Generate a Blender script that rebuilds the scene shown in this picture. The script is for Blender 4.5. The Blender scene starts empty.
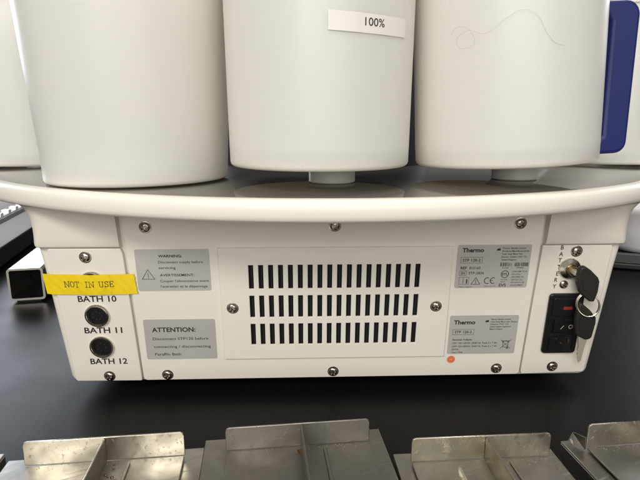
import bpy, bmesh, math, random
from mathutils import Vector, Matrix
random.seed(7)
R = math.radians
scene = bpy.context.scene
COL = scene.collection
K = 1.095                          # scale of the bench-level things about the eye
EYE = 0.187 * K                   # camera height over the bench, metres

# ------------------------------------------------------------------ materials
def mat(name, col, rough=.5, metal=0., spec=.5, coat=0., sss=0., ior=1.5, bump=None, var=None, rvar=None, trans=0.):
    m = bpy.data.materials.new(name); m.use_nodes = True
    nt = m.node_tree; N = nt.nodes; L = nt.links
    b = N['Principled BSDF']
    b.inputs['Base Color'].default_value = (*col, 1)
    b.inputs['Roughness'].default_value = rough
    b.inputs['Metallic'].default_value = metal
    b.inputs['IOR'].default_value = ior
    b.inputs['Specular IOR Level'].default_value = spec
    b.inputs['Coat Weight'].default_value = coat
    b.inputs['Coat Roughness'].default_value = .12
    b.inputs['Transmission Weight'].default_value = trans
    if sss:
        b.inputs['Subsurface Weight'].default_value = sss
        b.inputs['Subsurface Radius'].default_value = (1, .85, .6)
        b.inputs['Subsurface Scale'].default_value = .014
    tc = N.new('ShaderNodeTexCoord')
    def noise(scale, stretch=(1, 1, 1), detail=5, rot=0):
        mp = N.new('ShaderNodeMapping'); mp.inputs['Scale'].default_value = stretch
        mp.inputs['Rotation'].default_value = (0, 0, rot)
        L.new(tc.outputs['Object'], mp.inputs['Vector'])
        n = N.new('ShaderNodeTexNoise'); n.inputs['Scale'].default_value = scale
        n.inputs['Detail'].default_value = detail
        L.new(mp.outputs['Vector'], n.inputs['Vector']); return n
    if var:                                    # (second colour, scale, stretch, lo, hi)
        n = noise(var[1], var[2]); r = N.new('ShaderNodeValToRGB')
        r.color_ramp.elements[0].position = var[3]; r.color_ramp.elements[1].position = var[4]
        r.color_ramp.elements[0].color = (*col, 1); r.color_ramp.elements[1].color = (*var[0], 1)
        L.new(n.outputs['Fac'], r.inputs['Fac']); L.new(r.outputs['Color'], b.inputs['Base Color'])
    if rvar:                                   # (lo, hi, scale, stretch)
        n = noise(rvar[2], rvar[3]); r = N.new('ShaderNodeMapRange')
        r.inputs['From Min'].default_value = .3; r.inputs['From Max'].default_value = .7
        r.inputs['To Min'].default_value = rvar[0]; r.inputs['To Max'].default_value = rvar[1]
        L.new(n.outputs['Fac'], r.inputs['Value']); L.new(r.outputs['Result'], b.inputs['Roughness'])
    if bump:                                   # (strength, scale, stretch)
        n = noise(bump[1], bump[2]); bp = N.new('ShaderNodeBump')
        bp.inputs['Strength'].default_value = bump[0]; bp.inputs['Distance'].default_value = .0004
        L.new(n.outputs['Fac'], bp.inputs['Height']); L.new(bp.outputs['Normal'], b.inputs['Normal'])
    return m

M = {}
M['shell'] = mat('shell_plastic', (.78, .755, .70), .42, bump=(.12, 900, (1, 1, 1)), rvar=(.36, .5, 12, (1, 1, 1)), var=((.75, .72, .66), 9, (1, 1, 1), .45, .75))
M['rim'] = mat('rim_plastic', (.84, .815, .765), .32, bump=(.22, 22, (1, 1, 1)), rvar=(.24, .44, 16, (1, 1, 1)))
M['panel'] = mat('painted_sheet', (.79, .765, .71), .40, bump=(.18, 1100, (1, 1, 1)), var=((.765, .735, .675), 14, (1, 1, 1), .45, .8))
M['deck'] = mat('glossy_deck', (.23, .22, .20), .07, metal=.6, rvar=(.05, .14, 20, (1, 1, 1)), bump=(.03, 40, (1, 1, 1)))
M['poly'] = mat('milky_polypropylene', (.80, .785, .73), .33, sss=.7, rvar=(.24, .46, 22, (1, 1, .5)), bump=(.08, 26, (1, 1, .35)), var=((.775, .755, .69), 12, (1, 1, .4), .4, .75))
M['blue'] = mat('blue_plastic', (.006, .014, .13), .5, bump=(.12, 500, (1, 1, 1)))
M['bench'] = mat('bench_laminate', (.006, .006, .0065), .36, spec=.12, rvar=(.32, .46, 7, (1, 1, 1)), bump=(.10, 1500, (1, 1, 1)), var=((.05, .05, .05), 1100, (1, 1, 1), .60, .72))
M['black'] = mat('black_plastic', (.010, .010, .011), .35, bump=(.08, 900, (1, 1, 1)))
M['keyblack'] = mat('key_plastic', (.018, .016, .015), .5, bump=(.3, 500, (1, 1, 1)))
M['dark_gap_column'] = mat('column_navy', (.012, .014, .03), .5)
M['void'] = mat('dark_interior', (.006, .006, .007), .9, bump=(.8, 900, (1, 1, 1)))  # black standing in for the shade inside vent and tube
M['screw'] = mat('screw_steel', (.52, .49, .44), .24, 1, var=((.30, .27, .23), 300, (1, 1, 1), .4, .7))
M['chrome'] = mat('nickel', (.66, .62, .55), .18, 1)
def steel(name, c1, c2, c3, ang, r0=.22, r1=.5):
    m = bpy.data.materials.new(name); m.use_nodes = True; nt = m.node_tree; N = nt.nodes; L = nt.links; b = N['Principled BSDF']
    b.inputs['Metallic'].default_value = 1
    tc = N.new('ShaderNodeTexCoord')
    def noise(sc, st, det=6, rot=0, dist=0):
        mp = N.new('ShaderNodeMapping'); mp.inputs['Rotation'].default_value = (0, 0, rot); L.new(tc.outputs['Object'], mp.inputs['Vector'])
        m2 = N.new('ShaderNodeMapping'); m2.inputs['Scale'].default_value = st; L.new(mp.outputs['Vector'], m2.inputs['Vector'])
        n = N.new('ShaderNodeTexNoise'); n.inputs['Scale'].default_value = sc; n.inputs['Detail'].default_value = det; n.inputs['Distortion'].default_value = dist
        L.new(m2.outputs['Vector'], n.inputs['Vector']); return n.outputs['Fac']
    def ramp(f, a, b_, ca=(0, 0, 0, 1), cb=(1, 1, 1, 1)):
        r = N.new('ShaderNodeValToRGB'); e = r.color_ramp.elements; e[0].position = a; e[1].position = b_; e[0].color = ca; e[1].color = cb
        L.new(f, r.inputs['Fac']); return r.outputs['Color']
    def mix(f, a, b_):
        x = N.new('ShaderNodeMix'); x.data_type = 'RGBA'; L.new(f, x.inputs[0]); L.new(a, x.inputs[6])
        if isinstance(b_, tuple): x.inputs[7].default_value = b_
        else: L.new(b_, x.inputs[7])
        return x.outputs[2]
    blotch = noise(30, (1, .7, 1), 7, 0, 1.2)
    base = ramp(blotch, .38, .66, (*c1, 1), (*c2, 1))
    spots = ramp(noise(75, (1, 1, 1), 8, 0, 2), .63, .76)
    base = mix(spots, base, (*c3, 1))
    scr = ramp(noise(420, (1, .03, 1), 3, ang), .60, .68)
    scr2 = ramp(noise(300, (1, .04, 1), 3, ang + .9), .66, .72)
    L.new(base, b.inputs['Base Color'])
    mr = N.new('ShaderNodeMapRange'); mr.inputs['From Min'].default_value = .35; mr.inputs['From Max'].default_value = .65
    mr.inputs['To Min'].default_value = r0; mr.inputs['To Max'].default_value = r1; L.new(blotch, mr.inputs['Value'])
    ad = N.new('ShaderNodeMath'); ad.operation = 'MULTIPLY_ADD'; L.new(scr, ad.inputs[0]); ad.inputs[1].default_value = .18; L.new(mr.outputs[0], ad.inputs[2])
    L.new(ad.outputs[0], b.inputs['Roughness'])
    b1_ = N.new('ShaderNodeBump'); b1_.inputs['Strength'].default_value = .22; b1_.inputs['Distance'].default_value = .0002; L.new(scr, b1_.inputs['Height'])
    b2_ = N.new('ShaderNodeBump'); b2_.inputs['Strength'].default_value = .15; b2_.inputs['Distance'].default_value = .0002; L.new(scr2, b2_.inputs['Height']); L.new(b1_.outputs[0], b2_.inputs['Normal'])
    b3_ = N.new('ShaderNodeBump'); b3_.inputs['Strength'].default_value = .5; b3_.inputs['Distance'].default_value = .0012; L.new(noise(28, (1, 1, 1), 3), b3_.inputs['Height']); L.new(b2_.outputs[0], b3_.inputs['Normal'])
    L.new(b3_.outputs[0], b.inputs['Normal']); return m
M['steel'] = steel('worn_stainless', (.48, .455, .40), (.34, .32, .28), (.30, .265, .21), .2)
M['steel2'] = steel('scratched_stainless', (.42, .41, .38), (.31, .30, .275), (.44, .42, .37), 1.2, .28, .5)
M['steel_dull'] = steel('dull_stainless', (.30, .29, .268), (.23, .22, .20), (.31, .295, .26), .4, .34, .55)
M['steel_dull2'] = steel('dull_scratched_stainless', (.30, .29, .268), (.225, .215, .195), (.31, .295, .26), 1.3, .36, .58)
M['steel_heat'] = steel('heat_marked_stainless', (.46, .43, .37), (.34, .31, .25), (.24, .20, .15), .2, .25, .5)
M['brown'] = mat('heat_stained_steel', (.36, .27, .17), .36, 1, var=((.15, .10, .06), 60, (1, 1, 1), .4, .65))
M['residue'] = mat('dried_wax_residue', (.27, .25, .21), .6, bump=(.9, 500, (1, 1, 1)))
M['tube'] = mat('bright_steel_tube', (.72, .70, .66), .22, 1, bump=(.1, 90, (1, 6, 1)))
M['alu'] = mat('satin_aluminium', (.74, .75, .78), .42, .35, bump=(.1, 200, (1, 1, 1)))
M['label'] = mat('silver_label_film', (.50, .50, .49), .42, .15, var=((.47, .47, .46), 30, (1, 1, 1), .4, .7))
M['ink'] = mat('black_ink', (.022, .021, .022), .55)
M['yellow'] = mat('yellow_tape', (.88, .66, .015), .38, bump=(.5, 70, (1, 1, 1)), var=((.82, .59, .01), 40, (1, 1, 1), .4, .7))
M['paper'] = mat('white_label_paper', (.84, .83, .80), .5)
M['orange'] = mat('orange_print', (.75, .15, .03), .5)
M['red'] = mat('red_print', (.28, .03, .03), .4)
M['whiteink'] = mat('white_print', (.55, .55, .55), .5)
M['greytray'] = mat('grey_tray', (.06, .06, .065), .45)
M['rail'] = mat('grey_rail', (.24, .25, .27), .45)
M['keymetal'] = mat('key_metal', (.66, .62, .52), .42, .55)
M['white'] = mat('white_gloss_plastic', (.78, .79, .82), .22)
M['hair'] = mat('fine_hair', (.42, .39, .33), .5)

# ------------------------------------------------------------------ object helpers
MW = {}
def link(name, data, parent=None, mw=None):
    o = bpy.data.objects.new(name, data); COL.objects.link(o)
    mw = mw or Matrix()
    MW[o.name] = mw
    if parent:
        o.parent = parent; o.matrix_local = MW[parent.name].inverted() @ mw
    else:
        o.matrix_world = mw
    return o
def tag(o, label=None, cat=None, group=None, kind=None):
    for k, v in (('label', label), ('category', cat), ('group', group), ('kind', kind)):
        if v: o[k] = v
    return o
def thing(name, loc, rz, label, cat, group=None):
    o = link(name, None, None, Matrix.Translation(loc) @ Matrix.Rotation(rz, 4, 'Z'))
    return tag(o, label, cat, group)
def obj(name, bm, m, parent=None, mw=None, smooth=None, bev=0, seg=2, sub=0):
    me = bpy.data.meshes.new(name); bmesh.ops.recalc_face_normals(bm, faces=bm.faces)
    bm.to_mesh(me); bm.free()
    for mm in (m if isinstance(m, (list, tuple)) else [m]): me.materials.append(mm)
    o = link(name, me, parent, mw)
    if bev:
        b = o.modifiers.new('bevel', 'BEVEL'); b.width = bev; b.segments = seg
        b.limit_method = 'ANGLE'; b.angle_limit = R(35)
    if sub:
        s = o.modifiers.new('sub', 'SUBSURF'); s.levels = s.render_levels = sub
    if smooth is not None:
        me.polygons.foreach_set('use_smooth', [True] * len(me.polygons))
        if smooth < 180:
            me.set_sharp_from_angle(angle=R(smooth))
    return o
def dup(o, mw, parent=None, name=None):
    c = o.copy(); COL.objects.link(c); MW[c.name] = mw
    c.parent = parent
    if parent: c.matrix_parent_inverse = Matrix(); c.matrix_local = MW[parent.name].inverted() @ mw
    else: c.matrix_world = mw
    return c

def box(bm, x0, x1, y0, y1, z0, z1):
    v = [bm.verts.new((x, y, z)) for z in (z0, z1) for y in (y0, y1) for x in (x0, x1)]
    for f in ((0, 1, 3, 2), (4, 6, 7, 5), (0, 4, 5, 1), (2, 3, 7, 6), (0, 2, 6, 4), (1, 5, 7, 3)):
        bm.faces.new([v[i] for i in f])
def prism(bm, pts, z0, z1):
    a = [bm.verts.new((x, y, z0)) for x, y in pts]; b = [bm.verts.new((x, y, z1)) for x, y in pts]
    bm.faces.new(a); bm.faces.new(b); n = len(pts)
    for i in range(n): bm.faces.new((a[i], a[(i + 1) % n], b[(i + 1) % n], b[i]))
def rrect(x0, x1, y0, y1, r, n=5):
    out = []
    for cx, cy, a0 in ((x1 - r, y1 - r, 0), (x0 + r, y1 - r, 90), (x0 + r, y0 + r, 180), (x1 - r, y0 + r, 270)):
        for k in range(n + 1):
            a = R(a0 + 90 * k / n); out.append((cx + r * math.cos(a), cy + r * math.sin(a)))
    return out
def lathe(bm, prof, n=64, cx=0, cy=0):
    rings = []
    for r, z in prof:
        if r < 1e-6: rings.append([bm.verts.new((cx, cy, z))]); continue
        rings.append([bm.verts.new((cx + r * math.cos(2 * math.pi * k / n), cy + r * math.sin(2 * math.pi * k / n), z)) for k in range(n)])
    for a, b in zip(rings, rings[1:]):
        for k in range(n):
            q = [a[k % len(a)], a[(k + 1) % len(a)], b[(k + 1) % len(b)], b[k % len(b)]]
            q = list(dict.fromkeys(q))
            if len(q) > 2: bm.faces.new(q)
def tube(bm, pts, r, n=8, closed=False):
    pts = [Vector(p) for p in pts]; rings = []; m = len(pts)
    for i, p in enumerate(pts):
        a = pts[(i - 1) % m] if (closed or i) else p; b = pts[(i + 1) % m] if (closed or i < m - 1) else p
        t = (b - a).normalized(); s = t.cross(Vector((.13, .27, .95))).normalized(); u = s.cross(t)
        rings.append([bm.verts.new(p + r * (math.cos(2 * math.pi * k / n) * s + math.sin(2 * math.pi * k / n) * u)) for k in range(n)])
    for i in range(m if closed else m - 1):
        a, b = rings[i], rings[(i + 1) % m]
        for k in range(n): bm.faces.new((a[k], a[(k + 1) % n], b[(k + 1) % n], b[k]))
    if not closed: bm.faces.new(rings[0]); bm.faces.new(rings[-1])
def stroke(bm, pts, w, z, closed=False, h=.00006):
    """thin flat printed line"""
    m = len(pts)
    for i in range(m if closed else m - 1):
        a = Vector(pts[i]); b = Vector(pts[(i + 1) % m]); d = (b - a)
        if d.length < 1e-9: continue
        d.normalize(); s = Vector((-d.y, d.x)) * w / 2; e = d * w * .35
        bm.faces.new([bm.verts.new((q.x, q.y, z)) for q in (a - e + s, a - e - s, b + e - s, b + e + s)])
def circ(cx, cy, r, n=24, ry=None):
    return [(cx + r * math.cos(2 * math.pi * k / n), cy + (ry or r) * math.sin(2 * math.pi * k / n)) for k in range(n)]

def text(bm, s, x, y, cap, z, align='LEFT', bold=0., sx=1., fit=None, space=1.):
    """adds flat lettering to bm; cap = capital height; fit = total width"""
    c = bpy.data.curves.new('t', 'FONT'); c.body = s; c.size = 1; c.offset = bold; c.resolution_u = 3
    c.space_character = space; c.fill_mode = 'FRONT'
    o = bpy.data.objects.new('t', c); COL.objects.link(o)
    dg = bpy.context.evaluated_depsgraph_get(); dg.update()
    me = o.evaluated_get(dg).to_mesh()
    if me and len(me.vertices):
        xs = [v.co.x for v in me.vertices]; x0, x1 = min(xs), max(xs); k = cap / .70
        kx = (fit / (x1 - x0)) if fit else k * sx
        off = {'LEFT': x0, 'CENTER': (x0 + x1) / 2, 'RIGHT': x1}[align]
        vs = [bm.verts.new((x + (v.co.x - off) * kx, y + v.co.y * k, z)) for v in me.vertices]
        for p in me.polygons:
            try: bm.faces.new([vs[i] for i in p.vertices])
            except ValueError: pass
    o.evaluated_get(dg).to_mesh_clear()
    bpy.data.objects.remove(o); bpy.data.curves.remove(c)

def sheet(bm, xs, ys, hole, z0, z1):
    """flat plate on a grid of cuts, hole(i,j) leaves cell open; all edges closed"""
    nx, ny = len(xs) - 1, len(ys) - 1
    vt = {}
    def V(i, j, t):
        if (i, j, t) not in vt: vt[(i, j, t)] = bm.verts.new((xs[i], ys[j], z1 if t else z0))
        return vt[(i, j, t)]
    solid = lambda i, j: 0 <= i < nx and 0 <= j < ny and not hole(i, j)
    for i in range(nx):
        for j in range(ny):
            if not solid(i, j): continue
            for t in (0, 1): bm.faces.new((V(i, j, t), V(i + 1, j, t), V(i + 1, j + 1, t), V(i, j + 1, t)))
            for di, dj, a, b in ((-1, 0, (i, j), (i, j + 1)), (1, 0, (i + 1, j), (i + 1, j + 1)), (0, -1, (i, j), (i + 1, j)), (0, 1, (i, j + 1), (i + 1, j + 1))):
                if not solid(i + di, j + dj): bm.faces.new((V(*a, 0), V(*b, 0), V(*b, 1), V(*a, 1)))

# ------------------------------------------------------------------ bench
bm = bmesh.new()
v = [bm.verts.new(p) for p in ((-1.6, -.6, 0), (1.6, -.6, 0), (1.6, 1.5, 0), (-1.6, 1.5, 0))]; bm.faces.new(v)
tag(obj('bench_top', bm, M['bench']), kind='structure')

# ------------------------------------------------------------------ the machine
CX, CY = .002, .621
machine = thing('tissue_processor', (CX, CY, 0), 0, 'cream benchtop laboratory machine with slotted rear panel under a round deck of beakers', 'lab machine')
# frame of the rear panel: u to the right, v up, w out towards the camera
yaw, lean = R(1.8), R(6.4)
U = Vector((math.cos(yaw), math.sin(yaw), 0)); B = Vector((-math.sin(yaw), math.cos(yaw), 0))
V_ = Vector((0, 0, 1)) * math.cos(lean) - B * math.sin(lean); W = U.cross(V_)
O_ = Vector((.010 * K, .33 * K, EYE - .061 * K))
PF = Matrix(((U.x, V_.x, W.x, O_.x), (U.y, V_.y, W.y, O_.y), (U.z, V_.z, W.z, O_.z), (0, 0, 0, 1)))
mm = .001 * K
def at(u, v, w=0, rz=0): return PF @ Matrix.Translation((u * mm, v * mm, w * mm)) @ Matrix.Rotation(rz, 4, 'Z')

# housing: lofted rings, with a notch at the top where the centre sheet sits
bm = bmesh.new()
def hw(v):
    t = [(-120, 186.6), (-114, 187), (-80, 189.4), (-33, 192.4), (-17, 194.0), (-6, 195), (3, 197.4), (9, 201), (12.5, 205)]
    for (a, x), (b, y) in zip(t, t[1:]):
        if v <= b: return x + (y - x) * (v - a) / (b - a)
    return t[-1][1]
def front(v):
    if v < -16.2: return -3.
    t = [(-16.2, -3), (-16.0, .4), (-15.0, 1.6), (-13, 2.2), (-4, 2.8), (6, 3.6), (12.5, 5)]
    for (a, x), (b, y) in zip(t, t[1:]):
        if v <= b: return x + (y - x) * (v - a) / (b - a)
    return 5.
levels = [(-118, -6, 5), (-117.6, -3.6, 2.4), (-116.2, -3, .8), (-114, -3, 0)] + [(v, None, 0) for v in (-95, -70, -50, -33, -24, -16.3, -16.0, -15.0, -13, -9, -4, 0, 4, 8, 10.5, 12.5)]
rings = []
for v, fw, ins in levels:
    h = hw(v) - ins; f = front(v) if fw is None else fw; r = 4.5 + max(0, v + 14) * .6; D = -300.
    pts = [(-h, D)]
    pts += [(-h + r - r * math.cos(R(a)), f - r + r * math.sin(R(a))) for a in range(0, 91, 15)]
    pts += [(-140.2, f), (-139.2, f - .3 if f > -2.9 else f), (-138.8, min(f, -3.)), (138.8, min(f, -3.)), (139.2, f - .3 if f > -2.9 else f), (140.2, f)]
    pts += [(h - r + r * math.cos(R(a)), f - r + r * math.sin(R(a))) for a in range(90, -1, -15)]
    pts += [(h, D)]
    rings.append([bm.verts.new((x * mm, (v + (w * .112 if w < -50 else 0)) * mm, w * mm)) for x, w in pts])
for a, b in zip(rings, rings[1:]):
    n = len(a)
    for k in range(n): bm.faces.new((a[k], a[(k + 1) % n], b[(k + 1) % n], b[k]))
bm.faces.new(rings[0]); bm.faces.new(rings[-1])
obj('housing', bm, M['shell'], machine, PF, smooth=28)

# feet
bm = bmesh.new(); lathe(bm, [(0, 0), (.013, 0), (.014, .002), (.013, .0108), (0, .0108)], 24)
ft = obj('foot', bm, M['black'], machine, Matrix.Translation((-.14, .425, 0)), smooth=40)
for x, y in ((.16, .432), (-.14, .64), (.15, .64)): dup(ft, Matrix.Translation((x, y, 0)), machine)

# round deck: white rim and glossy inset
DM = Matrix.Translation((CX, CY, EYE))
bm = bmesh.new()
lathe(bm, [(r if r < .3 else r + .025, z) for r, z in [(.10, -.0425), (.307, -.0425), (.3085, -.0398), (.310, -.0392), (.315, -.0388), (.3182, -.0392), (.3201, -.0402), (.3209, -.0418), (.3212, -.0445), (.3211, -.0478), (.3205, -.0500), (.3190, -.0514), (.3160, -.0523), (.311, -.0527), (.235, -.0535), (.10, -.0535), (.10, -.0425)]], 240)
obj('deck_rim', bm, M['rim'], machine, DM, smooth=60)
bm = bmesh.new(); lathe(bm, [(0, -.0420), (0, -.0397), (.3318, -.0397), (.3332, -.0404), (.3332, -.0420), (0, -.0420)], 220)
obj('deck_surface', bm, M['deck'], machine, DM, smooth=40)

bm = bmesh.new(); lathe(bm, [(0, -.0396), (.128, -.0396), (.128, .30), (.12, .306), (0, .306)], 96)
obj('dark_gap_column', bm, M['dark_gap_column'], machine, DM, smooth=40)  # dark central column, added behind the beakers so their gaps go black
# sheets
def quadsheet(name, pts, w0, w1, m, bev=.0005):
    bm = bmesh.new(); prism(bm, [(x * mm, y * mm) for x, y in pts], w0 * mm, w1 * mm)
    return obj(name, bm, m, machine, PF, bev=bev, seg=2, smooth=35)
def mmc(l): return [x * mm for x in l]
bm = bmesh.new()                                   # centre sheet with an opening behind the vents
def arc(cx, cy, r, a0, a1, n=6): return [(cx + r * math.cos(R(a0 + (a1 - a0) * k / n)), cy + r * math.sin(R(a0 + (a1 - a0) * k / n))) for k in range(n + 1)]
n0 = arc(-130, .8, 6, 90, 180) + arc(-131.8, -113.3, 2.5, 180, 266, 3) + arc(131.8, -112.8, 2.5, 272, 360, 3) + arc(130.6, .8, 6, 0, 90)
inner = [(-62, -22), (-62, -94), (62, -94), (62, -22)]
def lp(p, w): return [bm.verts.new((x * mm, y * mm, w * mm)) for x, y in p]
fo, fi, bo, bi = lp(n0, 0), lp(inner, 0), lp(n0, -2.4), lp(inner, -2.4)
for o_, i_ in ((fo, fi), (bo, bi)):
    ed = [bm.edges.new((q[k], q[(k + 1) % len(q)])) for q in (o_, i_) for k in range(len(q))]
    bmesh.ops.triangle_fill(bm, edges=ed, use_beauty=True)
for a, b in ((fo, bo), (fi, bi)):
    n = len(a)
    for k in range(n): bm.faces.new((a[k], a[(k + 1) % n], b[(k + 1) % n], b[k]))
centre = obj('rear_panel', bm, M['panel'], machine, PF, bev=.0005, smooth=35)
left = quadsheet('socket_panel', [(-186.3, -17.6), (-185.0, -16.6), (-139.6, -16.9), (-138.3, -20), (-135.6, -113.5), (-135.6, -116.2), (-180.5, -116.0), (-182.0, -114.4)], -2.6, 0, M['panel'])
right = quadsheet('battery_panel', [(138.2, -16.8), (184.6, -16.8), (185.6, -18), (182.0, -112.8), (180.6, -114.4), (136.2, -115.3), (135.5, -113)], -2.6, 0, M['panel'])

# vent cover with 18 x 3 slots
cols = [-55.6 + k * 6.52 for k in range(18)]
xs = [-76.5] + [c + s for c in cols for s in (-1.62, 1.62)] + [78.0]
rows = [(-87.8, -71.6), (-66.8, -50.5), (-45.6, -28.5)]
ys = [-98.9] + [y for r_ in rows for y in r_] + [-16.5]
bm = bmesh.new(); sheet(bm, mmc(xs), mmc(ys), lambda i, j: i % 2 == 1 and j % 2 == 1, .02 * mm, 1.7 * mm)
vent = obj('vent_cover', bm, M['panel'], machine, PF, bev=.00034, seg=2, smooth=35)
bm = bmesh.new(); sheet(bm, mmc([-61.5, 61.5]), mmc([-93.5, -22.5]), lambda i, j: False, -2.3 * mm, -1.9 * mm)  # black plate in place of the shaded interior behind the slots
obj('dark_slot_backing', bm, M['void'], vent, PF)
bm = bmesh.new()                                  # dark grille bars behind the slots
for k in range(18):
    c = cols[k] + .35
    box(bm, (c - .28) * mm, (c + .28) * mm, -92 * mm, -24 * mm, -1.8 * mm, -.9 * mm)
obj('inner_grille', bm, mat('grille_grey', (.013, .013, .014), .6), vent, PF)

# screws: domed heads with a real cross recess
def screw_mesh(r=3.3):
    bm = bmesh.new(); n = 34; g = {}
    for i in range(n + 1):
        for j in range(n + 1):
            x, y = (i / n * 2 - 1), (j / n * 2 - 1)
            m_ = max(abs(x), abs(y)); l = math.hypot(x, y)
            if l > 0: x, y = x * m_ / l, y * m_ / l
            q = math.hypot(x, y)
            z = .55 * math.sqrt(max(0, 1 - q ** 2 * .97))
            a, b = min(abs(x), abs(y)), max(abs(x), abs(y))
            if b < .60: z -= .34 * max(0, min(1, (.17 - a) / .05)) * min(1, (.60 - b) / .12)
            g[i, j] = bm.verts.new((x * r * mm, y * r * mm, z * r * mm))
    for i in range(n):
        for j in range(n): bm.faces.new((g[i, j], g[i + 1, j], g[i + 1, j + 1], g[i, j + 1]))
    return bm
proto = {}
def screw(parent, u, v, w=0, r=3.3):
    mw = at(u, v, w, random.uniform(0, 1.57))
    if r in proto: return dup(proto[r], mw, parent)
    o = obj('screw', screw_mesh(r), M['screw'], parent, mw, smooth=50)
    proto[r] = o; return o
bmw = {}
def washer(parent, u, v, w=0, r=3.95):
    mw = at(u, v, w)
    if 'w' in bmw: return dup(bmw['w'], mw, parent)
    bm = bmesh.new(); lathe(bm, [(.0, 0), (r * mm, 0), (r * mm, .0003), (r * .9 * mm, .00045), (0, .00045)], 32)
    bmw['w'] = obj('washer', bm, M['screw'], parent, mw, smooth=40)
    return bmw['w']
for p, u, v, w in ((left, -162.4, -22.6, 0), (left, -157.9, -112.0, 0), (centre, -121.8, -2.4, 0), (centre, -117.3, -111.6, 0), (centre, -.3, -2.2, 0),
                   (centre, -.3, -110.8, 0), (centre, 121.0, -1.2, 0), (centre, 117.3, -110.2, 0), (vent, -68.8, -59.4, 1.7), (vent, 69.3, -59.5, 1.7), (right, 161.4, -20.9, 0), (right, 158.0, -109.3, 0)):
    washer(p, u, v, w); screw(p, u, v, w + .3)

# sockets
def ring_socket(u, v):
    bm = bmesh.new(); lathe(bm, [(6.6 * mm, 0), (8.3 * mm, 0), (8.3 * mm, 1.1 * mm), (7.9 * mm, 1.6 * mm), (7.0 * mm, 1.7 * mm), (6.5 * mm, 1.0 * mm), (6.5 * mm, .1 * mm)], 48)
    s = obj('socket', bm, M['chrome'], left, at(u, v), smooth=40)
    bm = bmesh.new(); lathe(bm, [(0, .3 * mm), (5.0 * mm, .3 * mm), (5.2 * mm, .9 * mm), (6.55 * mm, .9 * mm), (6.55 * mm, .02 * mm), (0, .02 * mm)], 40)
    obj('socket_insert', bm, M['black'], s, at(u, v), smooth=40)
    bm = bmesh.new()
    for k in range(7):
        a = R(35 + 290 * k / 6 - 90 - 145); x, y = 3.0 * mm * math.cos(a), 3.0 * mm * math.sin(a)
        lathe(bm, [(.00042, .0003), (.00042, .0010), (0, .0011)], 8, x, y)
    obj('contact_pins', bm, mat('dull_pins', (.12, .11, .09), .4, .8), s, at(u, v), smooth=50)
for v in (-40.7, -64.6, -88.6): ring_socket(-160.2, v)

# printed captions
def caption(name, s, u, v, cap, parent, m=None, w=.05, **k):
    bm = bmesh.new(); text(bm, s, 0, 0, cap * mm, w * mm, **k); return obj(name, bm, m or M['ink'], parent, at(u, v))
for s, u, v in (('BATH 10', -158.8, -54.4), ('BATH 11', -157.7, -78.0), ('BATH 12', -157.0, -102.2)):
    caption('printed_caption', s, u, v, 4.3, left, align='CENTER', bold=.022, fit=25.5 * mm)
bm = bmesh.new()
for s, (u, v) in zip('BATTERY', [(151.4, -18.3), (151.3, -22.9), (151.2, -27.4), (151.1, -32.1), (150.9, -37.0), (150.6, -41.6), (150.2, -46.4)]):
    text(bm, s, u * mm, (v - 1.4) * mm, 2.9 * mm, .05 * mm, align='CENTER', bold=.02, sx=.9)
obj('printed_caption', bm, M['ink'], right, PF)

# ---- silver labels
def slabel(name, pts4, lab):
    (x0, y0), (x1, y1) = pts4
    bm = bmesh.new(); prism(bm, [(x * mm, y * mm) for x, y in rrect(x0, x1, y0, y1, 1.3)], .02 * mm, .22 * mm)
    o = obj(name, bm, M['label'], centre, PF, smooth=35); o['label'] = lab; return o
Z = .00030
def warn_tri(bm, x, y, s, w=.45):
    stroke(bm, [(x - s * mm, y), (x + s * mm, y), (x, y + 1.65 * s * mm)], w * mm, Z, True)
    stroke(bm, [(x, y + .35 * s * mm), (x, y + 1.05 * s * mm)], w * mm, Z)
    stroke(bm, [(x, y + .12 * s * mm), (x, y + .16 * s * mm)], w * mm, Z)
la = slabel('warning_label', ((-130.6, -46.9), (-82.4, -17.4)), 'silver warning label with a triangle, its top in shadow')
bm = bmesh.new()
warn_tri(bm, -123.2 * mm, -38.4 * mm, 4.1, .35)
def T(s, x, y, cap, bold=.0, fit=None): text(bm, s, x * mm, y * mm, cap * mm, Z, bold=bold, fit=fit * mm if fit else None)
T('WARNING:', -115.6, -23.0, 1.75, .03, 15.5)
T('Disconnect supply before', -115.8, -27.2, 1.75, .008, 29)
T('servicing', -115.9, -31.2, 1.75, .008, 11)
T('AVERTISSEMENT:', -115.6, -36.4, 1.75, .015, 22.5)
T("Couper l'alimentation avant", -115.8, -40.6, 1.75, .008, 32)
T("l'entretien et le dépannage", -115.8, -44.5, 1.75, .008, 31)
obj('printed_text', bm, M['ink'], la, PF)
lb = slabel('attention_label', ((-130.2, -99.0), (-81.6, -68.1)), 'silver label headed ATTENTION')
bm = bmesh.new()
T('ATTENTION:', -124.8, -77.6, 3.3, .025, 29.5)
T('Disconnect STP120 before', -124.9, -83.9, 2.0, .008, 38)
T('connecting / disconnecting', -124.6, -90.0, 2.0, .008, 39)
T('Paraffin Bath', -124.5, -96.0, 2.0, .008, 18)
obj('printed_text', bm, M['ink'], lb, PF)

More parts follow.
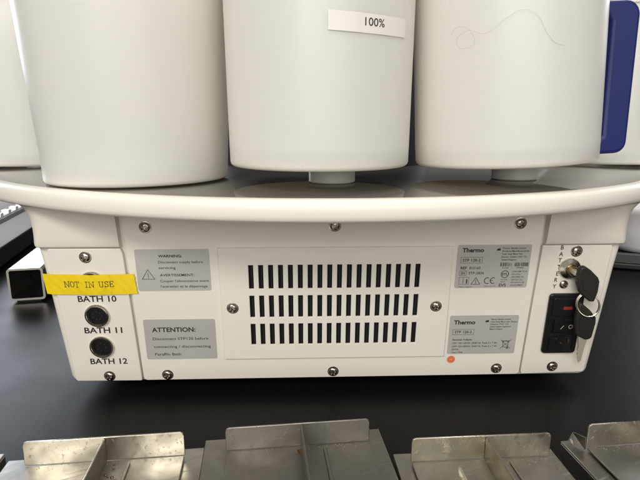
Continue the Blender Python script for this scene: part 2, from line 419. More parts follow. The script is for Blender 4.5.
def bars(x0, x1, y0, y1):
    x = x0
    while x < x1 - .3:
        w = random.choice((.18, .18, .36, .5)); stroke(bm, [((x + w / 2) * mm, y0 * mm), ((x + w / 2) * mm, y1 * mm)], w * mm, Z); x += w + random.choice((.2, .3, .45))
def factory(x, y):
    bm.faces.new([bm.verts.new(((x + a) * mm, (y + b) * mm, Z)) for a, b in ((0, 0), (2.4, 0), (2.4, 1.9), (1.7, 1.2), (1.7, 1.9), (1.0, 1.2), (1.0, 1.5), (0, 1.0))])
def frame(x0, x1, y0, y1, w=.22): stroke(bm, [(x0 * mm, y0 * mm), (x1 * mm, y0 * mm), (x1 * mm, y1 * mm), (x0 * mm, y1 * mm)], w * mm, Z, True)
lc = slabel('rating_label', ((81.2, -46.9), (130.8, -15.9)), 'silver rating plate with barcodes and CE mark')
bm = bmesh.new()
T('Thermo', 84.4, -21.0, 2.9, .035, 14.5)
frame(84.0, 98.4, -28.8, -24.6)
T('STP 120-2', 85.2, -27.7, 2.0, .02, 12)
T('REF', 84.3, -33.2, 1.9, .025, 4.2); T('813160', 90.2, -33.2, 1.8, .01, 7.5)
frame(83.8, 88.6, -37.6, -34.4); T('SN', 84.8, -36.9, 1.8, .02, 2.8); T('STP-2836', 90.0, -36.9, 1.8, .012, 10.5)
frame(84.0, 90.6, -44.2, -39.0); T('i', 88.8, -43.4, 3.1, .05)
stroke(bm, [(86.8 * mm, -43.6 * mm), (86.8 * mm, -39.6 * mm)], .3 * mm, Z)
warn_tri(bm, 95.4 * mm, -44.2 * mm, 3.0, .35)
for cx in (103.2, 107.2):
    stroke(bm, [((cx + 1.9 * math.cos(R(a))) * mm, (-41.6 + 2.1 * math.sin(R(a))) * mm) for a in range(60, 301, 20)], .5 * mm, Z)
stroke(bm, [(105.4 * mm, -41.6 * mm), (107.0 * mm, -41.6 * mm)], .45 * mm, Z)
T('Made in England', 84.0, -46.4, .95, .0, 9); T('Date of mfr', 101.5, -46.0, .9, .0, 8)
factory(107.5, -20.0)
for k, s in enumerate(('Thermo Shandon Limited', 'Products Manufactured for', 'Tudor Road, Manor Park', 'Runcorn, Cheshire WA7 1TA', 'United Kingdom')):
    T(s, 111.2, -18.9 - 2.05 * k, 1.15, .015, (15.5, 18.5, 14, 17, 10)[k])
bars(111.0, 119.2, -31.2, -28.8); bars(120.6, 130.0, -31.2, -28.8)
T('813160', 112.5, -32.9, 1.0, .01); T('STP2836', 122, -32.9, 1.0, .01)
stroke(bm, circ(114.8 * mm, -37.0 * mm, 2.5 * mm), .45 * mm, Z, True); T('ETL', 113.0, -37.8, 1.7, .03, 3.7)
for k, s in enumerate(('Intertek', 'listed')): T(s, 112.4, -41.3 - 1.6 * k, 1.0, .0)
T('EVS', 111.6, -46.0, 2.1, .02, 4.8)
for k, s in enumerate(('CONFORMS TO UL', 'STD 61010-1', 'CERTIFIED TO', 'CAN/CSA C22.2', 'STD 61010-1-04', 'LAB EQUIPMENT')): T(s, 119.4, -35.6 - 2.0 * k, 1.05, .01, (10.5, 6.5, 8.5, 8.2, 9.2, 8.8)[k])
obj('printed_text', bm, M['ink'], lc, PF)
ld = slabel('voltage_label', ((80.4, -98.0), (128.6, -67.7)), 'silver voltage plate with a crossed-out bin mark')
bm = bmesh.new()
T('Thermo', 83.4, -74.4, 3.0, .035, 15)
frame(83.2, 98.0, -82.6, -78.4); T('STP 120-2', 84.6, -81.5, 2.0, .02, 12)
factory(105.4, -73.0)
for k, s in enumerate(('Thermo Shandon Limited', 'Tudor Road, Manor Park, Runcorn', 'Cheshire, WA7 1TA', 'United Kingdom Registered', 'Made in England')):
    T(s, 109.0, -71.4 - 1.9 * k, 1.1, .015, (14, 19, 13, 14.5, 9)[k])
T('Nominal Voltage:', 83.4, -87.2, 1.4, .02, 14)
T('110V: 100-120VAC 50/60 Hz  Fuses 2 x T 6A', 83.4, -89.9, 1.3, .015, 32)
T('230V: 220-240VAC 50/60 Hz  Fuses 2 x T 3A', 83.4, -92.5, 1.3, .015, 32)
T('250VA', 83.4, -94.9, 1.3, .015, 5); T('Class I IP20', 83.4, -97.2, 1.1, .015, 8)
x, y = 121.6, -93.6
stroke(bm, [((x - 2.1) * mm, (y + 5.4) * mm), ((x - 1.6) * mm, (y + .8) * mm), ((x + 1.6) * mm, (y + .8) * mm), ((x + 2.1) * mm, (y + 5.4) * mm)], .35 * mm, Z, True)
stroke(bm, [((x - 2.8) * mm, (y + 5.6) * mm), ((x + 2.8) * mm, (y + 5.6) * mm)], .45 * mm, Z)
stroke(bm, [((x - 3.6) * mm, (y + 6.6) * mm), ((x + 3.6) * mm, (y - .4) * mm)], .3 * mm, Z); stroke(bm, [((x + 3.6) * mm, (y + 6.6) * mm), ((x - 3.6) * mm, (y - .4) * mm)], .3 * mm, Z)
stroke(bm, circ((x + 1.4) * mm, y * mm, .6 * mm, 12), .4 * mm, Z, True)
obj('printed_text', bm, M['ink'], ld, PF)
bm = bmesh.new(); prism(bm, circ(0, 0, 2.9 * mm), .02 * mm, .2 * mm)
st = obj('inspection_sticker', bm, M['orange'], centre, at(83.8, -102.4)); st['label'] = 'small round orange sticker'
bm = bmesh.new(); stroke(bm, circ(0, 0, 2.2 * mm), .25 * mm, .0003, True); text(bm, '10', 0, -.0008, .0017, .0003, align='CENTER', bold=.02)
obj('printed_text', bm, mat('pale_orange_print', (.75, .5, .38), .5), st, at(83.8, -102.4))

# ---- yellow tape over the top socket
def serif_text(bm, s, u0, v0, cap, adv, z, w=.42):
    G = {'N': [[(0, 0), (0, 1)], [(0, 1), (.66, 0)], [(.66, 0), (.66, 1)], [(-.14, 0), (.16, 0)], [(-.14, 1), (.05, 1)], [(.52, 1), (.82, 1)]],
         'O': [[(.36 + .34 * math.cos(R(a)), .5 + .5 * math.sin(R(a))) for a in range(0, 361, 20)]],
         'T': [[(.35, 0), (.35, 1)], [(0, .8), (0, 1), (.7, 1), (.7, .8)], [(.18, 0), (.52, 0)]],
         'I': [[(.35, 0), (.35, 1)], [(.15, 0), (.55, 0)], [(.15, 1), (.55, 1)]],
         'U': [[(.08, 1), (.08, .3), (.16, .08), (.35, 0), (.54, .08), (.62, .3), (.62, 1)], [(-.08, 1), (.24, 1)], [(.46, 1), (.78, 1)]],
         'S': [[(.6, .76), (.62, .98)], [(.6, .78), (.5, .95), (.33, 1), (.16, .94), (.1, .76), (.2, .6), (.5, .44), (.62, .27), (.55, .07), (.36, 0), (.18, .05), (.09, .24)], [(.09, .24), (.08, 0)]],
         'E': [[(.1, 0), (.1, 1)], [(-.04, 1), (.6, 1), (.6, .78)], [(-.04, 0), (.62, 0), (.62, .24)], [(.1, .52), (.42, .52)], [(.42, .4), (.42, .64)]]}
    x = u0
    for ch in s:
        for ln in G.get(ch, []):
            stroke(bm, [((x + a * cap * .95) * mm, (v0 + b * cap) * mm) for a, b in ln], w * mm, z)
        x += adv if ch != ' ' else adv * .85
def tapez(u, v):
    d = math.hypot(u + 160.2, v + 40.7)
    z = 1.25 + .9 * math.exp(-(max(0, d - 6.5) / 4.0) ** 2)
    z += .10 * math.sin(u * 1.1 + v * .3) * math.cos(v * .6) + (.45 * math.exp(-((u + .04 * v + 150) / .5) ** 2)) + (.30 * math.exp(-((u - .1 * v + 157) / .45) ** 2))
    if u < -186: z -= .16 * (-186 - u) * 1.2
    if u > -139: z -= .05 * (u + 139)
    return z
bm = bmesh.new(); nu, nv = 120, 18; g = {}
for i in range(nu + 1):
    for j in range(nv + 1):
        s, t = i / nu, j / nv
        u = -191.6 + s * (191.6 - 132.3) + (1 - t) * 1.0 + .25 * math.sin(t * 25) * (s > .99)
        v = -48.0 - .4 * s + t * 14.3 - .35 * math.sin(s * 3.1)
        for k in (0, 1): g[i, j, k] = bm.verts.new((u * mm, v * mm, (tapez(u, v) + .15 * k) * mm))
for i in range(nu):
    for j in range(nv):
        for k in (0, 1): bm.faces.new((g[i, j, k], g[i + 1, j, k], g[i + 1, j + 1, k], g[i, j + 1, k]))
for i in range(nu):
    for j in (0, nv): bm.faces.new((g[i, j, 0], g[i + 1, j, 0], g[i + 1, j, 1], g[i, j, 1]))
for j in range(nv):
    for i in (0, nu): bm.faces.new((g[i, j, 0], g[i, j + 1, 0], g[i, j + 1, 1], g[i, j, 1]))
tape = obj('yellow_tape', bm, M['yellow'], machine, PF, smooth=50)
bm = bmesh.new(); serif_text(bm, 'NOT IN USE', -177.6, -42.9, 3.9, 3.35, 0, .40)
bmesh.ops.subdivide_edges(bm, edges=bm.edges, cuts=1)
for q in bm.verts: q.co.z = (tapez(q.co.x / mm, q.co.y / mm) + .24) * mm
obj('printed_text', bm, M['ink'], tape, PF)

# ---- power inlet with fuse drawer, switch and socket
bm = bmesh.new(); prism(bm, [(x * mm, y * mm) for x, y in rrect(147.4, 171.5, -97.4, -51.3, 2.6)], .02 * mm, 2.2 * mm)
inlet = obj('power_inlet', bm, M['black'], right, PF, bev=.0007, smooth=35)
bm = bmesh.new(); prism(bm, [(x * mm, y * mm) for x, y in rrect(150.2, 169.0, -67.6, -54.2, 1)], 2.22 * mm, 3.1 * mm)
fd = obj('fuse_drawer', bm, M['black'], inlet, PF, bev=.0003, smooth=35)
bm = bmesh.new(); prism(bm, [(x * mm, y * mm) for x, y in rrect(157.4, 163.6, -62.6, -60.4, .5)], 3.12 * mm, 3.25 * mm)
obj('fuse_mark', bm, M['red'], fd, PF)
bm = bmesh.new()
a = [(151.5, -80.0), (151.5, -70.0), (169.0, -70.0), (169.0, -80.0)]
vs = [bm.verts.new((x * mm, y * mm, z * mm)) for x, y, z in ((152.5, -79.8, 2.22), (152.5, -70.2, 2.22), (168.6, -70.2, 2.22), (168.6, -79.8, 2.22), (152.5, -79.8, 4.6), (152.5, -70.2, 4.6), (160.5, -70.2, 3.1), (160.5, -79.8, 3.1), (168.6, -70.2, 3.9), (168.6, -79.8, 3.9))]
for f in ((0, 1, 5, 4), (4, 5, 6, 7), (7, 6, 8, 9), (9, 8, 2, 3), (0, 4, 7, 9, 3), (1, 2, 8, 6, 5), (0, 3, 2, 1)): bm.faces.new([vs[i] for i in f])
sw = obj('rocker_switch', bm, M['black'], inlet, PF, bev=.0003)
bm = bmesh.new(); stroke(bm, circ(164.2 * mm, -75.4 * mm, 1.3 * mm, 20), .55 * mm, 4.0 * mm, True); stroke(bm, [(157.4 * mm, -77.0 * mm), (159.2 * mm, -74.6 * mm)], .4 * mm, 4.0 * mm)
obj('switch_marks', bm, M['whiteink'], sw, PF)
bm = bmesh.new()
hole = rrect(152.2, 168.2, -95.4, -83.0, 2.5); ring_ = rrect(151.2, 169.2, -96.2, -82.0, 3)
a0 = [bm.verts.new((x * mm, y * mm, 2.25 * mm)) for x, y in ring_]; a1 = [bm.verts.new((x * mm, y * mm, 3.3 * mm)) for x, y in ring_]
b1 = [bm.verts.new((x * mm, y * mm, 3.3 * mm)) for x, y in hole]; b0 = [bm.verts.new((x * mm, y * mm, 2.25 * mm)) for x, y in hole]
for p, q in ((a0, a1), (a1, b1), (b1, b0)):
    for k in range(len(p)): bm.faces.new((p[k], p[(k + 1) % len(p)], q[(k + 1) % len(p)], q[k]))
obj('socket_collar', bm, M['black'], inlet, PF, smooth=35)
for u, v in ((156.2, -87.0), (160.2, -90.4), (164.6, -86.6)):
    bm = bmesh.new(); box(bm, -.5 * mm, .5 * mm, -1.3 * mm, 1.3 * mm, 2.2 * mm, 3.5 * mm); obj('socket_pin', bm, M['chrome'] if u == 160.2 else M['screw'], inlet, at(u, v))

# ---- key lock
bm = bmesh.new(); lathe(bm, [(0, 2.2 * mm), (3.6 * mm, 2.2 * mm), (3.7 * mm, 3.0 * mm), (4.2 * mm, 3.2 * mm), (4.6 * mm, 2.2 * mm), (7.0 * mm, 1.6 * mm), (7.4 * mm, .9 * mm), (7.4 * mm, 0), (0, 0)], 40)
lock = obj('key_lock', bm, M['chrome'], right, at(158.4, -33.2), smooth=35)
bm = bmesh.new(); lathe(bm, [(0, 5.2 * mm), (3.1 * mm, 5.2 * mm), (3.4 * mm, 4.8 * mm), (3.4 * mm, 2.3 * mm), (0, 2.3 * mm)], 30)
obj('lock_barrel', bm, mat('brass_worn', (.62, .52, .34), .28, 1), lock, at(158.8, -33.4), smooth=35)
screw(right, 156.4, -45.0, 0, 3.0)

# ------------------------------------------------------------------ keys (hang in the lock)
kb = thing('key_bunch', (PF @ Vector((.1595, -.0335, .008))), 0, 'two black-headed keys on a split ring, one turned in the battery lock', 'keys')
def key(head, w0, w1, blade, bw0, bw1, lab):
    bm = bmesh.new(); prism(bm, [(x * mm, y * mm) for x, y in head], w0 * mm, w1 * mm)
    h = obj('key_head', bm, M['keyblack'], kb, PF, bev=.0011, seg=3, smooth=50); h['label'] = lab
    bm = bmesh.new(); prism(bm, [(x * mm, y * mm) for x, y in blade], bw0 * mm, bw1 * mm)
    obj('key_blade', bm, M['keymetal'], h, PF, bev=.0002)
    bm = bmesh.new()
    cx = sum(x for x, y in head) / len(head); cy = sum(y for x, y in head) / len(head)
    prism(bm, [((cx + (x - cx) * .62) * mm, (cy + (y - cy) * .62) * mm) for x, y in head], w1 * mm, (w1 + .35) * mm)
    obj('grip_inset', bm, M['keyblack'], h, PF, bev=.0003)
key([(159.6, -27.9), (162.6, -27.4), (166.6, -30.0), (172.2, -35.2), (173.6, -38), (173.8, -45.6), (172.4, -52.6), (169.0, -52.4), (161.6, -45.8), (159.2, -40.4), (158.3, -33)], 8.2, 12.4,
    [(157.4, -34.6), (157.4, -31.8), (160.6, -31.8), (160.6, -34.6)], 4.6, 9.5, 'black key head standing in the lock')
key([(163.2, -54.0), (165.2, -54.2), (171.4, -59.2), (176.4, -64.8), (176.9, -69), (176.0, -79.6), (174.6, -81.4), (171.6, -81.6), (165.4, -78.2), (163.9, -76.5), (162.6, -66.0)], 7.6, 11.6,
    [(167.2, -79.8), (173.8, -80.8), (172.6, -90), (172.0, -98.6), (170.6, -100.2), (170.0, -98.2), (169.2, -97.4), (169.6, -95.6), (168.6, -94.2), (169.2, -92.2), (168.2, -90.4), (168.6, -88)], 8.9, 10.3, 'black key head hanging free below the ring')
bm = bmesh.new()
for rr, off in ((6.9, 0), (6.7, 1.0)):
    tube(bm, [(rr * mm * math.cos(a), 1.12 * rr * mm * math.sin(a), off * mm + 2.6 * mm * math.sin(a + 2.4)) for a in [2 * math.pi * k / 40 for k in range(40)]], .00058, 8, True)
obj('split_ring', bm, M['chrome'], kb, at(169.2, -55.2, 10.6), smooth=60)

# ------------------------------------------------------------------ beakers
def beaker(x, y, zb, r, rt, foot, lab, fdx=0, fdy=0, h=.150, shear=0.):
    base = EYE - .0396
    t = thing('beaker', (x, y, base), 0, lab, 'beaker', 'milky beakers standing round the deck')
    z0 = EYE + zb - base; mw = Matrix.Translation((x, y, base)) @ Matrix(((1, 0, shear, 0), (0, 1, 0, 0), (0, 0, 1, 0), (0, 0, 0, 1)))
    bm = bmesh.new(); wl = .0022
    prof = [(0, z0), (r - .0042, z0), (r - .002, z0 + .0004), (r - .0007, z0 + .0014), (r - .0001, z0 + .0030)]
    prof += [(r, z0 + .0105), (r + .00009, z0 + .0115)]
    prof += [(r + .00009 + (rt - r) * k / 8, z0 + .0120 + (h - .0120) * k / 8) for k in range(9)]
    prof += [(rt + .0025, z0 + h + .001), (rt + .0025, z0 + h + .004), (rt - wl, z0 + h + .004), (r - wl, z0 + .006), (0, z0 + .004)]
    lathe(bm, prof, 128); body = obj('vessel', bm, M['poly'], t, mw, smooth=40)
    if foot:
        bm = bmesh.new(); lathe(bm, [(0, .0001), (.0150, .0001), (.0165, .0010), (.0165, z0 - .001), (.018, z0 + .0002), (0, z0 + .0002)], 48)
        obj('foot', bm, M['poly'], t, Matrix.Translation((x + fdx, y + fdy, base)), smooth=40)
    return t, body
b1, _ = beaker(-.1335, .388, -.0385, .0645, .0725, False, 'large beaker at the left, sitting flat on the deck with no foot showing', shear=-.02)
b2, v2 = beaker(-.0005, .353, -.0258, .0590, .0605, True, 'middle beaker marked 100% on a curved paper label', .009, .020)
b3, v3 = beaker(.1290, .369, -.0248, .0602, .0602, True, 'beaker right of centre with a blue handle on its right side', .018, .026, shear=-.10)
b4, _ = beaker(.310, .580, -.0385, .060, .061, False, 'beaker at the far right, half hidden behind the blue handle')
b5, _ = beaker(-.300, .555, -.0385, .060, .061, False, 'beaker at the far left edge, behind the large one')
# blue strap handles
def handle(parent, cx, cy, ang, r, z0, z1, wid=.015, out=.0265, shear=0.):
    bm = bmesh.new(); c = .0095; xo = r + out
    pts = [(r - .002, z1)] + [(xo - c + c * math.cos(R(a)), z1 - c + c * math.sin(R(a))) for a in range(90, -1, -15)]
    c = .0080; xo -= .003
    pts += [(xo - c + c * math.cos(R(a)), z0 + c + c * math.sin(R(a))) for a in range(0, -91, -15)]
    pts += [(r - .002, z0), (r - .002, z0 + .009), (r + .0055, z0 + .012), (r + .0070, z1 - .013), (r + .004, z1 - .009), (r - .002, z1 - .008)]
    a = [bm.verts.new((x, -wid / 2, z)) for x, z in pts]; b = [bm.verts.new((x, wid / 2, z)) for x, z in pts]
    bm.faces.new(a); bm.faces.new(b); n = len(pts)
    for k in range(n): bm.faces.new((a[k], a[(k + 1) % n], b[(k + 1) % n], b[k]))
    obj('handle', bm, M['blue'], parent, bev=.0024, seg=4, smooth=60, mw=Matrix.Translation((cx, cy, EYE)) @ Matrix(((1, 0, shear, 0), (0, 1, 0, 0), (0, 0, 1, 0), (0, 0, 0, 1))) @ Matrix.Rotation(ang, 4, 'Z'))
handle(b3, .1290, .369, R(4), .060, -.0225, .0768, shear=-.10)
handle(b2, -.0005, .353, R(52), .059, -.020, .082)
# 100% label on the middle beaker
bm = bmesh.new()
C2 = Vector((-.0005, .353, EYE))
def cyl(th, z, r): return (r * math.sin(th), -r * math.cos(th), z)
def rad2(z): return .0590 + .0015 * ((z + .0254) / .150) + .0002
n = 40; g = {}
for i in range(n + 1):
    th = R(4.5 + i / n * 51.0)
    for j, z in ((0, .0497), (1, .0597)):
        zz = z - .0008 * math.sin(i / n * 3)
        for k in (0, 1): g[i, j, k] = bm.verts.new(cyl(th, zz, rad2(zz) + .00022 * k + (.0002 if i < 14 else 0)))
for i in range(n):
    for k in (0, 1): bm.faces.new((g[i, 0, k], g[i + 1, 0, k], g[i + 1, 1, k], g[i, 1, k]))
    for j in (0, 1): bm.faces.new((g[i, j, 0], g[i + 1, j, 0], g[i + 1, j, 1], g[i, j, 1]))
for i in (0, n): bm.faces.new((g[i, 0, 0], g[i, 1, 0], g[i, 1, 1], g[i, 0, 1]))
lab = obj('paper_label', bm, M['paper'], v2, Matrix.Translation(C2), smooth=60)
bm = bmesh.new(); text(bm, '100%', 0, 0, .0042, 0, align='CENTER', bold=.004, fit=.0128)
bmesh.ops.subdivide_edges(bm, edges=[e for e in bm.edges if e.calc_length() > .001], cuts=2)
for q in bm.verts:
    z = .0528 + q.co.y; q.co = Vector(cyl(R(30.5) + q.co.x / .059, z, rad2(z) + .00034))
obj('printed_text', bm, M['ink'], lab, Matrix.Translation(C2))
# a fine curled hair stuck on the right beaker
def hair(pts, r0=.0608):
    out = []
    for i in range(len(pts) - 1):
        p0 = pts[max(0, i - 1)]; p1 = pts[i]; p2 = pts[i + 1]; p3 = pts[min(len(pts) - 1, i + 2)]
        for k in range(6):
            t = k / 6
            f = lambda a, b, c, d: .5 * (2 * b + (c - a) * t + (2 * a - 5 * b + 4 * c - d) * t * t + (-a + 3 * b - 3 * c + d) * t ** 3)
            out.append((f(p0[0], p1[0], p2[0], p3[0]), f(p0[1], p1[1], p2[1], p3[1])))
    return out
bm = bmesh.new()
hp = hair([(-44, .052), (-40, .056), (-33, .0535), (-31, .046), (-38, .0438), (-41, .049), (-34, .0535), (-25, .051), (-15, .058), (-7, .0625), (1, .060), (6, .051), (11, .0455), (18, .0445), (24, .048), (29, .057), (28, .066)])
tube(bm, [tuple(Vector(cyl(R(a - 0), z, .0604 + .0016 * (z + .0248) / .150 + .0002)) + Vector((-.10 * (z + .0396), 0, 0))) for a, z in hp], .00006, 5)
tag(obj('stray_hair', bm, M['hair'], None, Matrix.Translation((.1290, .369, EYE))), 'fine curled hair clinging to the beaker with the blue handle', 'hair')

# ------------------------------------------------------------------ stainless covers in the front
ZT = EYE - .165 * K
def cover(cx, cy, yaw_deg, fw, left_over, right_over, back, lab, rib=.5, slot=True, m=M['steel'], m2=M['steel2'], zt=ZT, fh=.0132, ribm=None, depth=.115, riblean=0.):
    """cx, cy = foot of the flange at its left end; local x along flange, -y towards camera"""
    cx, cy, fw, left_over, right_over, back, fh, depth = [q * K for q in (cx, cy, fw, left_over, right_over, back, fh, depth)]
    t = thing('steel_cover', (cx, cy, 0), R(yaw_deg), lab, 'steel cover', 'stainless covers lined up in front of the machine')
    mw = Matrix.Translation((cx, cy, 0)) @ Matrix.Rotation(R(yaw_deg), 4, 'Z')
    bm = bmesh.new(); zb = zt - .0022
    box(bm, -left_over, fw + right_over, -depth, back, zb - .0012, zb)            # base plate
    box(bm, -left_over, -left_over + .0012, -depth, back, .0004, zb - .0013)     # folded sides
    box(bm, fw + right_over - .0012, fw + right_over, -depth, back, .0004, zb - .0013)
    box(bm, -left_over + .0013, fw + right_over - .0013, back - .0012, back, .0004, zb - .0013)
    obj('base_tray', bm, m2, t, mw, bev=.0005, smooth=40)
    bm = bmesh.new(); box(bm, .0004, fw - .0004, -depth + .003, -.0004, zb + .0008, zt)
    obj('lid_plate', bm, m2, t, mw, bev=.0004, smooth=40)
    # flange: thin upright with clipped corners
    bm = bmesh.new(); c = .0022
    pts = [(0, zt + .0001), (fw, zt + .0001), (fw, zt + fh - c), (fw - c * .3, zt + fh - c * .3), (fw - c, zt + fh), (c, zt + fh), (c * .3, zt + fh - c * .3), (0, zt + fh - c)]
    n = 24; fr, bk = [], []
    vf = [bm.verts.new((x, -.0002 - riblean * 0, z)) for x, z in pts]; vb = [bm.verts.new((x, .0009, z)) for x, z in pts]
    bm.faces.new(vf); bm.faces.new(vb)
    for k in range(len(pts)): bm.faces.new((vf[k], vf[(k + 1) % 8], vb[(k + 1) % 8], vb[k]))
    obj('flange', bm, m, t, mw, bev=.0003, smooth=40)
    if rib:
        x = fw * rib; bm = bmesh.new()
        a = [(x - .0005, -.0006, zt + .0001), (x + .0005, -.0006, zt + .0001), (x + .0005 + riblean, -.0006, zt + fh * .94), (x - .0005 + riblean, -.0006, zt + fh * .94)]
        b = [(p, -depth + .005, q) for p, _, q in a]
        va = [bm.verts.new(p) for p in a]; vb = [bm.verts.new(p) for p in b]
        bm.faces.new(va); bm.faces.new(vb)
        for k in range(4): bm.faces.new((va[k], va[(k + 1) % 4], vb[(k + 1) % 4], vb[k]))
        obj('rib', bm, ribm or m, t, mw, bev=.0002)
    if slot:
        x = fw * (rib or .5) + .013; bm = bmesh.new()
        prism(bm, rrect(x - .0009, x + .0009, -.07, -.004, .0008, 3), zt + .00005, zt + .0011)
        obj('weld_bead', bm, m, t, mw, bev=.0003, smooth=40)
    # crust of residue along the flange foot
    bm = bmesh.new(); rnd = random.Random(int(abs(cx) * 1e5))
    for k in range(90):
        px = rnd.uniform(.003, fw - .003); py = -.0006 - abs(rnd.gauss(0, .0024)); s = rnd.uniform(.00008, .00032)
        lathe(bm, [(s, zt + .00002), (s * .8, zt + s * .35), (0, zt + s * .5)], 6, px, py)
    tag(obj('residue', bm, M['residue'], t, mw, smooth=60), kind='stuff')
    return t, mw
cover(-.240, .2200, 6.0, .074, .010, .0035, .013, 'stainless cover cut off by the left edge of the photo', slot=False, rib=0)
t1, mw1 = cover(-.1464, .2280, 6.5, .0778, .0118, .0088, .0085, 'stainless cover with a brightly lit flange and dark leaning rib, left of the scratched one', rib=.50)
t2, mw2 = cover(-.0488, .2402, 6.7, .0756, .0118, .0085, .0140, 'dull scratched stainless cover in the middle of the row, standing farthest from the camera', rib=.52, m=M['steel_dull'], m2=M['steel_dull2'])
t3, mw3 = cover(.0457, .2312, 3.8, .0716, .0070, .0055, .0100, 'stainless cover with a heat-browned flange and two bright beads, right of the scratched one', rib=.53, m=M['steel_heat'])
t4, mw4 = cover(.1399, .2436, 6.2, .0760, .0085, .0090, .0095, 'stainless cover at the right edge with a crusted flange corner', rib=.52)
# small marks
bm = bmesh.new(); lathe(bm, [(0, .0002), (.0018, .0002), (.0024, .00045), (.0029, .0001)], 24)
obj('drain_hole', bm, M['brown'], t2, mw2 @ Matrix.Translation((.0425, -.006, ZT)), smooth=50)
bm = bmesh.new(); prism(bm, rrect(-.0007, .0007, -.03, 0, .0006, 3), .0001, .0014)
obj('weld_bead', bm, M['tube'], t3, mw3 @ Matrix.Translation((.0245, -.008, ZT)))
bm = bmesh.new(); rnd = random.Random(3)
for k in range(26):
    px, py, s = rnd.gauss(.047, .0030), rnd.gauss(-.021, .005), rnd.uniform(.0003, .0011)
    lathe(bm, [(s, .0), (s * .8, s * .2), (s * .3, s * .4), (0, s * .45)], 7, px, py)
obj('rust_crust', bm, M['brown'], t1, mw1 @ Matrix.Translation((0, 0, ZT + .0002)), smooth=60)
bm = bmesh.new()
vs = [bm.verts.new(p) for p in ((-.0002, 0, .0002), (-.0060, .0080, .0005), (-.0030, .0086, .0062), (-.0002, .0004, .0075))]
bm.faces.new(vs); g_ = bmesh.ops.extrude_face_region(bm, geom=bm.faces[:]); bmesh.ops.translate(bm, verts=[e for e in g_['geom'] if isinstance(e, bmesh.types.BMVert)], vec=(-.0008, -.0004, 0))
obj('flange_tab', bm, M['steel'], t4, mw4 @ Matrix.Translation((0, 0, ZT - .0016)))

# ------------------------------------------------------------------ things behind, left
def along(x, y, deg): return Matrix.Translation((x, y, 0)) @ Matrix.Rotation(R(deg), 4, 'Z')
t = thing('steel_tube', (-.3155 * K, .535 * K, 0), R(13), 'square hollow bright steel tube lying open end forward beside the yellow tape', 'steel tube')
mw = along(-.3155 * K, .535 * K, 13) @ Matrix.Scale(K, 4); bm = bmesh.new()
o_, i_ = rrect(-.0178, .0178, .003, .0385, .0035), rrect(-.0156, .0156, .0052, .0363, .002)
def ringy(p, y): return [bm.verts.new((x, y, z)) for x, z in p]
A, Bb, Cc, Dd = ringy(o_, 0), ringy(i_, 0), ringy(o_, .24), ringy(i_, .24)
for p, q in ((A, Bb), (A, Cc), (Bb, Dd), (Cc, Dd)):
    for k in range(len(p)): bm.faces.new((p[k], p[(k + 1) % len(p)], q[(k + 1) % len(p)], q[k]))
obj('tube_wall', bm, M['tube'], t, mw, smooth=40)
bm = bmesh.new(); prism(bm, [(x, z) for x, z in rrect(-.0154, .0154, .0054, .0361, .002)], 0, .002)  # black plate imitates the darkness deep in the hollow tube
obj('dark_tube_inside', bm, M['void'], t, mw @ Matrix.Translation((0, .075, 0)) @ Matrix.Rotation(R(90), 4, 'X'))
bm = bmesh.new(); box(bm, -.012, .012, .004, .012, 0.0002, .0032); obj('rubber_pad', bm, M['black'], t, mw)

t = thing('instrument_tray', (-.44 * K, .66 * K, 0), R(14), 'black sided instrument with silver frame, notched rail and pale curved lid behind the square tube', 'instrument')
mw = along(-.415 * K, .64 * K, 14) @ Matrix.Scale(K, 4)
bm = bmesh.new(); prism(bm, [(-.20, -.05), (0, -.05), (0, .36), (-.20, .36)], .004, .030); obj('case', bm, M['black'], t, mw, bev=.002)
bm = bmesh.new()                                     # sloped silver frame strip along the near edge
pr = [(0.002, .0305), (-.018, .044), (-.018, .050), (-.001, .0365), (.004, .032)]
a = [bm.verts.new((x, -.052, z)) for x, z in pr]; b = [bm.verts.new((x, .362, z)) for x, z in pr]
bm.faces.new(a); bm.faces.new(b)
for k in range(5): bm.faces.new((a[k], a[(k + 1) % 5], b[(k + 1) % 5], b[k]))
obj('silver_frame', bm, M['alu'], t, mw, bev=.001, smooth=30)
bm = bmesh.new(); box(bm, -.034, -.0185, -.05, .36, .044, .056); obj('rail', bm, M['rail'], t, mw, bev=.0008)
bm = bmesh.new()
pt = [(-.04, .0562)]
for k in range(11): pt += [(-.03 + .035 * k, .0575), (-.028 + .035 * k, .0625), (-.018 + .035 * k, .0625), (-.016 + .035 * k, .0575)]
pt += [(.352, .0562)]
a = [bm.verts.new((-.031, y, z)) for y, z in pt]; b = [bm.verts.new((-.021, y, z)) for y, z in pt]
bm.faces.new(a); bm.faces.new(b)
for k in range(len(pt)): bm.faces.new((a[k], a[(k + 1) % len(pt)], b[(k + 1) % len(pt)], b[k]))
obj('notched_strip', bm, M['white'], t, mw)
bm = bmesh.new(); pr = [(-.040, .044)] + [(-.040 - .075 * (1 - math.cos(R(a))), .052 + .036 * math.sin(R(a))) for a in range(0, 91, 10)] + [(-.19, .088), (-.19, .044)]
a = [bm.verts.new((x, -.045, z)) for x, z in pr]; b = [bm.verts.new((x, .30, z)) for x, z in pr]
bm.faces.new(a); bm.faces.new(b)
for k in range(len(pr)): bm.faces.new((a[k], a[(k + 1) % len(pr)], b[(k + 1) % len(pr)], b[k]))
obj('curved_lid', bm, M['white'], t, mw, bev=.003, smooth=40)

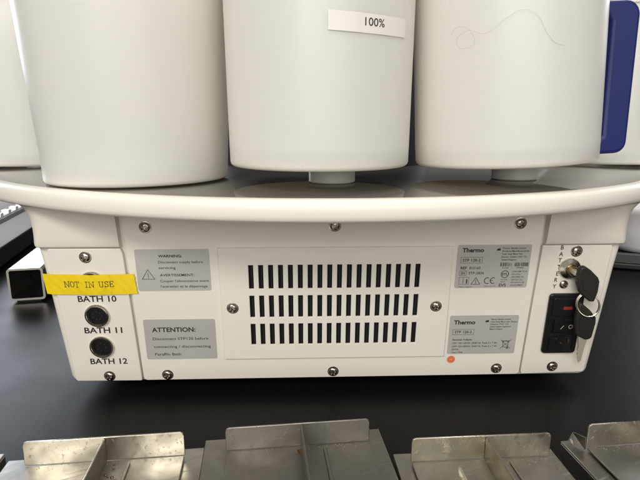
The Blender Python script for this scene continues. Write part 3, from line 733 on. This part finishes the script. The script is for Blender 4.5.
# things behind, right
t = thing('shallow_black_tray', (.56, .78, 0), R(-20), 'low black tray on the bench at the right edge under the white tub', 'tray')
mw = along(.56, .78, -20)
bm = bmesh.new(); prism(bm, rrect(-.14, .14, -.09, .12, .015), .001, .010); obj('tray_base', bm, M['black'], t, mw, bev=.002, smooth=40)
bm = bmesh.new(); o_, i_ = rrect(-.14, .14, -.09, .12, .015), rrect(-.130, .130, -.080, .11, .010)
q = [[bm.verts.new((x, y, z)) for x, y in p] for p, z in ((o_, .0102), (o_, .024), (i_, .024), (i_, .0102))]
for p_, q_ in zip(q, q[1:] + q[:1]):
    for k in range(len(p_)): bm.faces.new((p_[k], p_[(k + 1) % len(p_)], q_[(k + 1) % len(p_)], q_[k]))
obj('tray_wall', bm, M['greytray'], t, mw, bev=.001, smooth=40)
t = thing('white_tub', (.585, .80, .012), R(-20), 'white rounded tub on the black tray, showing beside the right of the housing', 'tub')
mw = Matrix.Translation((.585, .81, .0105)) @ Matrix.Rotation(R(-20), 4, 'Z')
bm = bmesh.new()
q = []
for ins, z in ((.030, 0), (.022, .002), (.016, .012), (.010, .04), (.004, .062), (0, .066), (0, .071), (.006, .072), (.012, .06), (.024, .006), (.05, .004)):
    q.append([bm.verts.new((x, y, z)) for x, y in rrect(-.125 + ins, .125 - ins, -.08 + ins, .08 - ins, .03)])
for p_, q_ in zip(q, q[1:]):
    for k in range(len(p_)): bm.faces.new((p_[k], p_[(k + 1) % len(p_)], q_[(k + 1) % len(p_)], q_[k]))
bm.faces.new(q[0]); bm.faces.new(q[-1]); obj('tub_shell', bm, M['white'], t, mw, smooth=50)

# ------------------------------------------------------------------ light
def area(name, loc, target, sx, sy, power, col):
    l = bpy.data.lights.new(name, 'AREA'); l.shape = 'RECTANGLE'; l.size = sx; l.size_y = sy; l.energy = power; l.color = col
    o = bpy.data.objects.new(name, l); COL.objects.link(o); o.location = loc
    o.rotation_euler = (Vector(target) - Vector(loc)).to_track_quat('-Z', 'Y').to_euler()
    return o
area('ceiling_lamp_front', (-.7, -1.5, 1.45), (0, .35, .12), 1.3, .5, 34, (1, .94, .83))
area('front_fill', (.2, -2.0, .75), (0, .35, .12), 2.6, .9, 30, (1, .95, .87))  # added broad fill behind the camera, lifts the shade under the rim
area('ceiling_lamp_over', (.5, .1, 2.1), (0, .4, 0), 1.2, .3, 16, (1, .92, .82))
area('window_light', (-1.5, 2.0, .75), (-.2, .5, .1), 1.3, .8, 22, (.84, .9, 1))
area('right_sheen_fill', (1.9, 1.9, .9), (.2, .5, .1), .9, .8, 7, (.95, .93, 1))  # added weak light, gives the right of the bench a grey sheen

w = bpy.data.worlds.new('World'); scene.world = w; w.use_nodes = True
bg = w.node_tree.nodes['Background']; bg.inputs['Color'].default_value = (.80, .78, .76, 1); bg.inputs['Strength'].default_value = .20

# ------------------------------------------------------------------ camera
cam = bpy.data.cameras.new('Camera'); co = bpy.data.objects.new('Camera', cam); COL.objects.link(co)
co.location = (0, 0, EYE); co.rotation_euler = (R(90 - 12.4), 0, 0)
cam.sensor_width = 36; cam.lens = 520 / 640 * 36; cam.clip_start = .01; cam.clip_end = 20
cam.dof.use_dof = False
scene.camera = co
scene.view_settings.view_transform = 'Standard'; scene.view_settings.look = 'None'; scene.view_settings.exposure = 0; scene.view_settings.gamma = 1
scene.cycles.use_denoising = True
scene.cycles.max_bounces = 8
